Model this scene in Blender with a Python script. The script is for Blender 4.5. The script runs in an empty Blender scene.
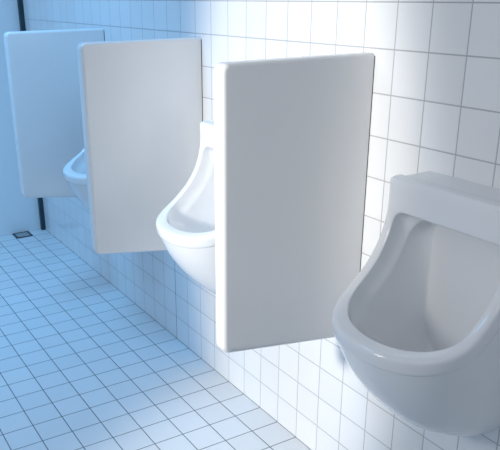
import bpy, bmesh, math
from mathutils import Vector, Matrix

scene = bpy.context.scene
C = scene.collection

# ------------------------------------------------------------------ helpers
def link(name, me, mat, parent=None):
    o = bpy.data.objects.new(name, me)
    C.objects.link(o)
    if mat: me.materials.append(mat)
    if parent: o.parent = parent
    return o

def obj(name, bm, mat, parent=None, smooth=False):
    bmesh.ops.recalc_face_normals(bm, faces=bm.faces)
    me = bpy.data.meshes.new(name)
    bm.to_mesh(me); bm.free()
    for f in me.polygons: f.use_smooth = smooth
    return link(name, me, mat, parent)

def box_bm(x0, x1, y0, y1, z0, z1, bm=None):
    bm = bm or bmesh.new()
    v = [bm.verts.new((x, y, z)) for x in (x0, x1) for y in (y0, y1) for z in (z0, z1)]
    for q in ((0,1,3,2),(4,6,7,5),(0,4,5,1),(2,3,7,6),(0,2,6,4),(1,5,7,3)):
        bm.faces.new([v[i] for i in q])
    return bm

def struct(name, bm, mat):
    o = obj(name, bm, mat); o['kind'] = 'structure'; return o

def thing(name, label, cat, loc, group=None):
    o = bpy.data.objects.new(name, None); C.objects.link(o)
    o.empty_display_size = .1
    o.location = loc; o['label'] = label; o['category'] = cat
    if group: o['group'] = group
    return o

def copy_thing(root, loc, label):
    r = root.copy(); C.objects.link(r); r.location = loc; r['label'] = label
    for ch in list(root.children):
        c = ch.copy(); C.objects.link(c); c.parent = r
        for g in ch.children:
            d = g.copy(); C.objects.link(d); d.parent = c
    return r

# ------------------------------------------------------------------ materials
def new_mat(name):
    m = bpy.data.materials.new(name); m.use_nodes = True
    nt = m.node_tree
    return m, nt, nt.nodes['Principled BSDF']

def plain(name, col, rough, spec=.5, bump=0, coat=0):
    m, nt, b = new_mat(name)
    b.inputs['Base Color'].default_value = (*col, 1)
    b.inputs['Roughness'].default_value = rough
    b.inputs['Specular IOR Level'].default_value = spec
    if coat: b.inputs['Coat Weight'].default_value = coat
    n = nt.nodes.new('ShaderNodeTexNoise'); n.inputs['Scale'].default_value = 9
    tc = nt.nodes.new('ShaderNodeTexCoord'); nt.links.new(tc.outputs['Object'], n.inputs['Vector'])
    r = nt.nodes.new('ShaderNodeMapRange')
    r.inputs['To Min'].default_value = rough*.85; r.inputs['To Max'].default_value = rough*1.15
    nt.links.new(n.outputs['Fac'], r.inputs['Value']); nt.links.new(r.outputs['Result'], b.inputs['Roughness'])
    if bump:
        bp = nt.nodes.new('ShaderNodeBump'); bp.inputs['Strength'].default_value = bump; bp.inputs['Distance'].default_value = .004
        nt.links.new(n.outputs['Fac'], bp.inputs['Height']); nt.links.new(bp.outputs['Normal'], b.inputs['Normal'])
    return m

def tiles(name, axes, tile_col, grout_col, width, rough, joint=None, bumpy=.02):
    """square 10 cm tiles on two world axes, grey grout, slightly different glaze per tile"""
    m, nt, b = new_mat(name)
    N, L = nt.nodes, nt.links
    def math_(op, a, b_=None, c=None):
        n = N.new('ShaderNodeMath'); n.operation = op
        for i, v in enumerate((a, b_, c)):
            if v is None: continue
            if isinstance(v, (int, float)): n.inputs[i].default_value = v
            else: L.new(v, n.inputs[i])
        return n.outputs[0]
    tc = N.new('ShaderNodeTexCoord'); sp = N.new('ShaderNodeSeparateXYZ'); L.new(tc.outputs['Object'], sp.inputs[0])
    ds, ids = [], []
    for a in axes:
        s = math_('DIVIDE', sp.outputs[a], .1)
        ids.append(math_('FLOOR', s))
        fr = math_('FRACT', s)
        ds.append(math_('MULTIPLY', math_('MINIMUM', fr, math_('SUBTRACT', 1.0, fr)), .1))
    d = math_('MINIMUM', ds[0], ds[1])
    mr = N.new('ShaderNodeMapRange'); mr.interpolation_type = 'SMOOTHSTEP'
    L.new(d, mr.inputs['Value'])
    mr.inputs['From Min'].default_value = width*.42; mr.inputs['From Max'].default_value = width*.62
    fac = mr.outputs['Result']                      # 0 grout, 1 tile
    cb = N.new('ShaderNodeCombineXYZ'); L.new(ids[0], cb.inputs[0]); L.new(ids[1], cb.inputs[1])
    wn = N.new('ShaderNodeTexWhiteNoise'); wn.noise_dimensions = '3D'; L.new(cb.outputs[0], wn.inputs['Vector'])
    vr = N.new('ShaderNodeMapRange'); vr.inputs['To Min'].default_value = .955; vr.inputs['To Max'].default_value = 1.0
    L.new(wn.outputs['Value'], vr.inputs['Value'])
    tcx = N.new('ShaderNodeMix'); tcx.data_type = 'RGBA'; tcx.blend_type = 'MULTIPLY'; tcx.inputs['Factor'].default_value = 1
    tcx.inputs['A'].default_value = (*tile_col, 1); L.new(vr.outputs['Result'], tcx.inputs['B'])
    gcol = N.new('ShaderNodeMix'); gcol.data_type = 'RGBA'
    gcol.inputs['A'].default_value = (*grout_col, 1); gcol.inputs['B'].default_value = (.10, .115, .13, 1)
    gcol.inputs['Factor'].default_value = 0
    if joint is not None:                            # one dark expansion joint, low on the wall
        j = math_('COMPARE', sp.outputs[0], joint, .0022)
        L.new(math_('MULTIPLY', j, math_('LESS_THAN', sp.outputs[2], .42)), gcol.inputs['Factor'])
    mx = N.new('ShaderNodeMix'); mx.data_type = 'RGBA'; L.new(fac, mx.inputs['Factor'])
    L.new(gcol.outputs['Result'], mx.inputs['A']); L.new(tcx.outputs['Result'], mx.inputs['B'])
    L.new(mx.outputs['Result'], b.inputs['Base Color'])
    rr = N.new('ShaderNodeMapRange'); rr.inputs['To Min'].default_value = .85; rr.inputs['To Max'].default_value = rough
    L.new(fac, rr.inputs['Value']); L.new(rr.outputs['Result'], b.inputs['Roughness'])
    nz = N.new('ShaderNodeTexNoise'); nz.inputs['Scale'].default_value = 14; L.new(tc.outputs['Object'], nz.inputs['Vector'])
    h = math_('ADD', math_('MULTIPLY', fac, .5), math_('MULTIPLY', nz.outputs['Fac'], bumpy*10))
    bp = N.new('ShaderNodeBump'); bp.inputs['Distance'].default_value = .002; bp.inputs['Strength'].default_value = .35
    L.new(h, bp.inputs['Height']); L.new(bp.outputs['Normal'], b.inputs['Normal'])
    return m

M_wall = tiles('white_wall_tiles', (0, 2), (.86, .87, .88), (.47, .48, .50), .0029, .14, joint=-1.1)
M_floor = tiles('white_floor_tiles', (0, 1), (.74, .76, .775), (.11, .135, .155), .0029, .42, bumpy=.03)
M_plaster = plain('white_plaster', (.82, .84, .85), .5, bump=.05)
M_ceramic = plain('white_vitreous_china', (.88, .885, .89), .07, .6)
M_panel = plain('white_glazed_panel', (.86, .855, .85), .12, .5)
M_gap_shade = plain('dark_gap_shade', (.09, .085, .085), .7)  # dark colour stands in for shade in the gap behind the screens
M_trim = plain('dark_teal_corner_profile', (.010, .040, .055), .4)
M_grate = plain('steel_grate', (.35, .37, .38), .35)
M_frame = plain('dark_drain_frame', (.04, .045, .05), .5)

# ------------------------------------------------------------------ room
struct('wall_back', box_bm(-2.8, 2.6, 0, .1, 0, 2.7), M_wall)
struct('wall_left', box_bm(-2.9, -2.8, -3.2, .1, 0, 2.7), M_plaster)
struct('floor', box_bm(-2.9, 2.6, -3.2, .1, -.1, 0), M_floor)
struct('trim_1', box_bm(-2.8, -2.774, -.024, 0, 0, 2.7), M_trim)

# ------------------------------------------------------------------ floor drain at the foot of the far wall
dr = thing('floor_drain', 'small square steel floor drain at the foot of the far wall', 'floor drain', (-2.75, -.15, 0))
bm = bmesh.new()
for b in ((-.047,.047,-.047,-.038),(-.047,.047,.038,.047),(-.047,-.038,-.038,.038),(.038,.047,-.038,.038)):
    box_bm(b[0], b[1], b[2], b[3], 0, .004, bm)
obj('frame', bm, M_frame, dr)
bm = bmesh.new()
box_bm(-.038, .038, -.038, .038, 0, .001, bm)
for k in range(5):
    y = -.030 + k*.015
    box_bm(-.038, .038, y-.004, y+.004, .001, .0035, bm)
obj('grate', bm, M_grate, dr)

# ------------------------------------------------------------------ partitions between the urinals
PT = .043                                   # thickness
def panel_profile():
    pts = [(-.0015, 1.19), (-.413, 1.192), (-.413, .523), (-.0015, .464)]
    rad = [.004, .020, .022, .004]
    out = []
    n = len(pts)
    for i in range(n):
        p, a, b = Vector(pts[i]), Vector(pts[i-1]), Vector(pts[(i+1) % n])
        u, v = (a-p).normalized(), (b-p).normalized()
        ang = u.angle(v); t = rad[i]/math.tan(ang/2)
        p0, p1 = p+u*t, p+v*t
        c = p+(u+v).normalized()*(rad[i]/math.sin(ang/2))
        a0 = math.atan2(*(p0-c).yx); a1 = math.atan2(*(p1-c).yx)
        d = (a1-a0+math.pi) % (2*math.pi)-math.pi
        k = 8
        for j in range(k+1):
            w = a0+d*j/k
            out.append((c.x+math.cos(w)*rad[i], c.y+math.sin(w)*rad[i]))
    return out

def inset_profile(pts, d):
    n = len(pts); out = []
    cx = sum(p[0] for p in pts)/n; cy = sum(p[1] for p in pts)/n
    for i in range(n):
        a, b = Vector(pts[i-1]), Vector(pts[(i+1) % n])
        t = (b-a).normalized(); nr = Vector((-t.y, t.x))
        if nr.dot(Vector((cx, cy))-Vector(pts[i])) < 0: nr = -nr
        out.append((pts[i][0]+nr.x*d, pts[i][1]+nr.y*d))
    return out

def panel_bm():
    bm = bmesh.new()
    P = panel_profile(); R = .011
    rings = []
    K = 6
    for s in (-1, 1):
        seq = []
        for k in range(K+1):
            th = k/K*math.pi/2
            ins = R*(1-math.sin(th)); x = PT/2-R+R*math.cos(th)
            if s == -1: seq.append((ins, -x))
            else: seq.append((ins, x))
        if s == 1: seq = seq[::-1]
        rings += seq
    loops = []
    for ins, x in rings:
        q = [(p[0] if p[0] > -.004 else ip[0], ip[1]) for p, ip in zip(P, inset_profile(P, ins))]
        loops.append([bm.verts.new((x, y, z)) for y, z in q])
    n = len(P)
    for A, B in zip(loops, loops[1:]):
        for i in range(n):
            bm.faces.new((A[i], A[(i+1) % n], B[(i+1) % n], B[i]))
    bm.faces.new(loops[0]); bm.faces.new(loops[-1])
    return bm

def shade_by_angle(o, deg=35):
    me = o.data
    b = bmesh.new(); b.from_mesh(me)
    for e in b.edges:
        e.smooth = not (len(e.link_faces) == 2 and e.calc_face_angle() > math.radians(deg))
    for f in b.faces: f.smooth = True
    b.to_mesh(me); b.free()

PX = -.06-PT/2
pan = thing('privacy_screen', 'white wall-hung privacy screen standing nearest, left of the closest urinal', 'privacy screen', (PX, 0, 0), 'white privacy screens between the urinals')
o = obj('panel', panel_bm(), M_panel, pan, True); shade_by_angle(o)
obj('gap_shade_strip', box_bm(PT/2-.012, PT/2+.0007, -.0024, .001, .475, 1.183), M_gap_shade, pan)['label'] = 'thin dark strip standing in for the shadow gap along the wall'  # strip added to draw the shadow gap between screen and wall
copy_thing(pan, (PX-.8, 0, 0), 'white wall-hung privacy screen between the middle urinal and the farthest urinal')
copy_thing(pan, (PX-1.61, 0, 0), 'farthest white wall-hung privacy screen, in blue light beyond the last urinal')

# ------------------------------------------------------------------ urinal
PROF = [(-.112,.954),(-.110,.915),(-.113,.875),(-.126,.828),(-.151,.782),(-.182,.748),(-.216,.721),(-.255,.704),(-.292,.694),(-.331,.688)]
# dense Catmull-Rom of the profile, by arc length
def catmull(P, k=16):
    P = [Vector(p) for p in P]; Q = [2*P[0]-P[1]]+P+[2*P[-1]-P[-2]]
    out = []
    for i in range(1, len(Q)-2):
        for j in range(k):
            t = j/k
            out.append(.5*((2*Q[i])+(Q[i+1]-Q[i-1])*t+(2*Q[i-1]-5*Q[i]+4*Q[i+1]-Q[i+2])*t*t+(-Q[i-1]+3*Q[i]-3*Q[i+1]+Q[i+2])*t**3))
    out.append(P[-1]); return out
DP = catmull(PROF); AL = [0]
for a, b in zip(DP, DP[1:]): AL.append(AL[-1]+(b-a).length)
LT = AL[-1]
def sheet(u):
    u = max(0, min(LT, u))
    for i in range(len(AL)-1):
        if u <= AL[i+1]: break
    t = (u-AL[i])/(AL[i+1]-AL[i])
    p = DP[i].lerp(DP[i+1], t)
    i0, i1 = max(0, i-6), min(len(DP)-1, i+7)
    tg = (DP[i1]-DP[i0]).normalized()
    return p, Vector((tg.y, -tg.x))        # outward normal (y, z): towards the room / up
def normal_fix(nv): return nv if nv.x < 0 or nv.y > 0 else -nv

NT, NC, NS, NB = 7, 4, 14, 18
def half_outline(w, u0, u1, rc, ub, ex):
    """from top centre to bottom centre on the left side: list of (x<=0, u, bottomness)"""
    pts = []
    for i in range(NT): pts.append((-(w-rc)*i/NT, u0, 0))
    for i in range(NC):
        a = i/NC*math.pi/2
        pts.append((-(w-rc)-rc*math.sin(a), u0+rc-rc*math.cos(a), 0))
    for i in range(NS):
        t = i/NS
        pts.append((-w, u0+rc+(ub-u0-rc)*t, 0))
    for i in range(NB+1):
        a = i/NB*math.pi/2
        pts.append((-w*max(0, math.cos(a))**(2/ex), ub+(u1-ub)*math.sin(a)**(2/ex), math.sin(a)))
    return pts
def full(h):
    return h+[(-x, u, b) for x, u, b in reversed(h[1:-1])]

HW = .171
def rim_ring(t, depth, off=0):
    """t: 0 outer outline .. 1 opening; depth: below the sheet; off: extra inset"""
    w = HW-.027*t-off
    u0 = .071*t+off; u1 = LT-.036*t-off
    rc = .007+.013*t
    ub = LT-.150-.002*t
    out = []
    for x, u, b in full(half_outline(w, u0, u1, rc, ub, 2.15-.1*t)):
        p, nv = sheet(u); nv = normal_fix(nv)
        q = p-nv*depth
        out.append(Vector((x, q.x, q.y)))
    return out
def flat_ring(w, ztop, zbot, zb, rc, ex, y):
    return [Vector((x, y, ztop-u)) for x, u, b in full(half_outline(w, 0, ztop-zbot, rc, ztop-zb, ex))]
BOT = [b for x, u, b in full(half_outline(.1, 0, 1, .01, .5, 2))]
NR = len(BOT)
def bez(a, b, c, d, t): return a*(1-t)**3+b*3*t*(1-t)**2+c*3*t*t*(1-t)+d*t**3

def build(rings, cap=False):
    bm = bmesh.new()
    V = [[bm.verts.new(p) for p in r] for r in rings]
    for A, B in zip(V, V[1:]):
        for i in range(NR):
            bm.faces.new((A[i], A[(i+1) % NR], B[(i+1) % NR], B[i]))
    if cap:
        last = V[-1]; n = NR
        for i in range(n//2):
            q = [last[i], last[i+1], last[(n-i-1) % n], last[(n-i) % n]]
            q2 = []
            for v in q:
                if v not in q2: q2.append(v)
            if len(q2) > 2: bm.faces.new(q2)
    return bm

lip_d = .032
R_lipb = rim_ring(0, lip_d)
R_body0 = rim_ring(0, lip_d+.003, .0045)
wall_ring = flat_ring(HW-.003, .953, .385, .70, .010, 2.2, .001)
# underside / outer shell
shell = [R_body0]
for s in range(1, 13):
    t = s/12; ring = []
    for i in range(NR):
        a, d = R_body0[i], wall_ring[i]
        dz = max(0, a.z-d.z); dx = d.x-a.x; dy = d.y-a.y
        b = a+Vector((.10*dx, .10*dy, -.45*dz))
        c = d+Vector((-.12*dx, -.42*dy, .06*dz))
        ring.append(bez(a, b, c, d, t))
    shell.append(ring)
# rim: seam step, lip face, rounded edges, flat band
rim = [rim_ring(0, lip_d+.003, .0045), rim_ring(0, lip_d+.0005, .001), rim_ring(0, lip_d-.004), rim_ring(0, .022), rim_ring(0, .009),
       rim_ring(0, .003, .0025), rim_ring(.12, 0, .004), rim_ring(.5, -.0006), rim_ring(.9, 0), rim_ring(.985, .0015), rim_ring(1, .006)]
# basin
in0 = rim_ring(1, .006)
in1 = rim_ring(1, .030, .003)
in1 = [Vector((p.x, p.y, p.z)) for p in in1]
back = flat_ring(.104, .868, .545, .66, .045, 2.4, -.032)
ridge = []
for x, u, b in full(half_outline(HW-.027-.012, .071+.004, LT-.036-.010, .05, LT-.152, 2.05)):
    p, nv = sheet(u); nv = normal_fix(nv); q = p-nv*.044
    ridge.append(Vector((x, q.x, q.y)))
basin = [in0, rim_ring(1, .012, .0006), in1, ridge]
for s in range(1, 15):
    t = s/14; ring = []
    for i in range(NR):
        a, d = ridge[i], back[i]
        k = BOT[i]; k = k*k*(3-2*k)
        dx = d.x-a.x; dy = d.y-a.y
        b = a+Vector((.02*dx, (.5-.3*k)*dy, -.10*k))
        c = d+Vector((-.50*dx*(1-k)-.3*dx*k, -.10*dy*(1-k)-.35*dy*k, -.085*k))
        ring.append(bez(a, b, c, d, t))
    basin.append(ring)
inn = [Vector((p.x*.94, p.y-.0003, back[0].z+(p.z-back[0].z)*.97-.005)) for p in back]
basin.append(inn)

UX = .295
ur = thing('urinal', 'white ceramic urinal in shade at the right, nearest to the viewer', 'urinal', (UX, 0, 0), 'white ceramic urinals')
def part(name, bm, label=None):
    o = obj(name, bm, M_ceramic, ur, True)
    s = o.modifiers.new('Subdivision', 'SUBSURF'); s.levels = 1; s.render_levels = 2
    if label: o['label'] = label
    return o
part('outer_shell', build(shell))
part('rim', build(rim))
part('basin', build(basin, True))
copy_thing(ur, (UX-.818, 0, 0), 'bright white ceramic urinal on the wall between the two nearer privacy screens')
copy_thing(ur, (UX-1.632, 0, 0), 'farthest white ceramic urinal, bluish, mostly hidden behind the middle privacy screen')

# ------------------------------------------------------------------ light
def area(name, loc, target, size, size_y, energy, col, spread=math.pi):
    l = bpy.data.lights.new(name, 'AREA'); l.shape = 'RECTANGLE'; l.size = size; l.size_y = size_y
    l.energy = energy; l.color = col; l.spread = spread
    o = bpy.data.objects.new(name, l); C.objects.link(o)
    o.location = loc
    o.rotation_euler = (Vector(target)-Vector(loc)).to_track_quat('-Z', 'Y').to_euler()
    return o
def spot(name, loc, target, ang, blend, energy, col, radius, sx=1, sy=1):
    l = bpy.data.lights.new(name, 'SPOT'); l.spot_size = ang; l.spot_blend = blend
    l.energy = energy; l.color = col; l.shadow_soft_size = radius
    o = bpy.data.objects.new(name, l); C.objects.link(o)
    o.location = loc
    o.rotation_euler = (Vector(target)-Vector(loc)).to_track_quat('-Z', 'Y').to_euler()
    o.scale = (sx, sy, 1)
    return o
w = bpy.data.worlds.new('World'); scene.world = w; w.use_nodes = True
bg = w.node_tree.nodes['Background']
bg.inputs['Color'].default_value = (.65, .80, 1.0, 1); bg.inputs['Strength'].default_value = .33
spot('spot_lamp', (.05, -2.6, 1.45), (-.40, 0, .78), math.radians(42), .55, 255, (1, .965, .915), .12, .55, 1.27)
area('side_fill', (1.5, -1.9, 2.3), (-.2, -.1, .5), 1.0, .8, 3.6, (1, .96, .92))  # added fill without a fixture, brightens the screens' right faces
area('blue_ceiling_lamp', (-1.35, -1.2, 2.6), (-1.95, -.75, 0), .8, 1.0, 20, (.17, .53, 1), math.radians(115))
spot('front_fill', (-.4, -2.7, 1.75), (.75, 0, .95), math.radians(58), 1, 72, (1, .955, .93), .35, 1, 1)  # added soft fill, unseen source, lifts the near urinal and its wall

# ------------------------------------------------------------------ camera
cam = bpy.data.cameras.new('Camera'); co = bpy.data.objects.new('Camera', cam); C.objects.link(co)
yaw, pit, rol, F, CX, CY = -1.06035231, -.367364273, -.0200572237, 709.273960, 197.258155, 261.776448
f = Vector((math.sin(yaw)*math.cos(pit), math.cos(yaw)*math.cos(pit), math.sin(pit)))
r = Vector((math.cos(yaw), -math.sin(yaw), 0)); u = r.cross(f)
r2 = math.cos(rol)*r+math.sin(rol)*u; u2 = -math.sin(rol)*r+math.cos(rol)*u
mw = Matrix((r2, u2, -f)).transposed().to_4x4(); mw.translation = (1.21142937, -1.19233177, 1.33512258)
co.matrix_world = mw
cam.sensor_width = 36; cam.sensor_fit = 'HORIZONTAL'; cam.lens = F/500*36
cam.shift_x = (250-CX)/500; cam.shift_y = (CY-225)/500
cam.clip_start = .02
scene.camera = co

vs = scene.view_settings
vs.view_transform = 'Standard'; vs.look = 'None'; vs.exposure = 0; vs.gamma = 1; vs.use_curve_mapping = False
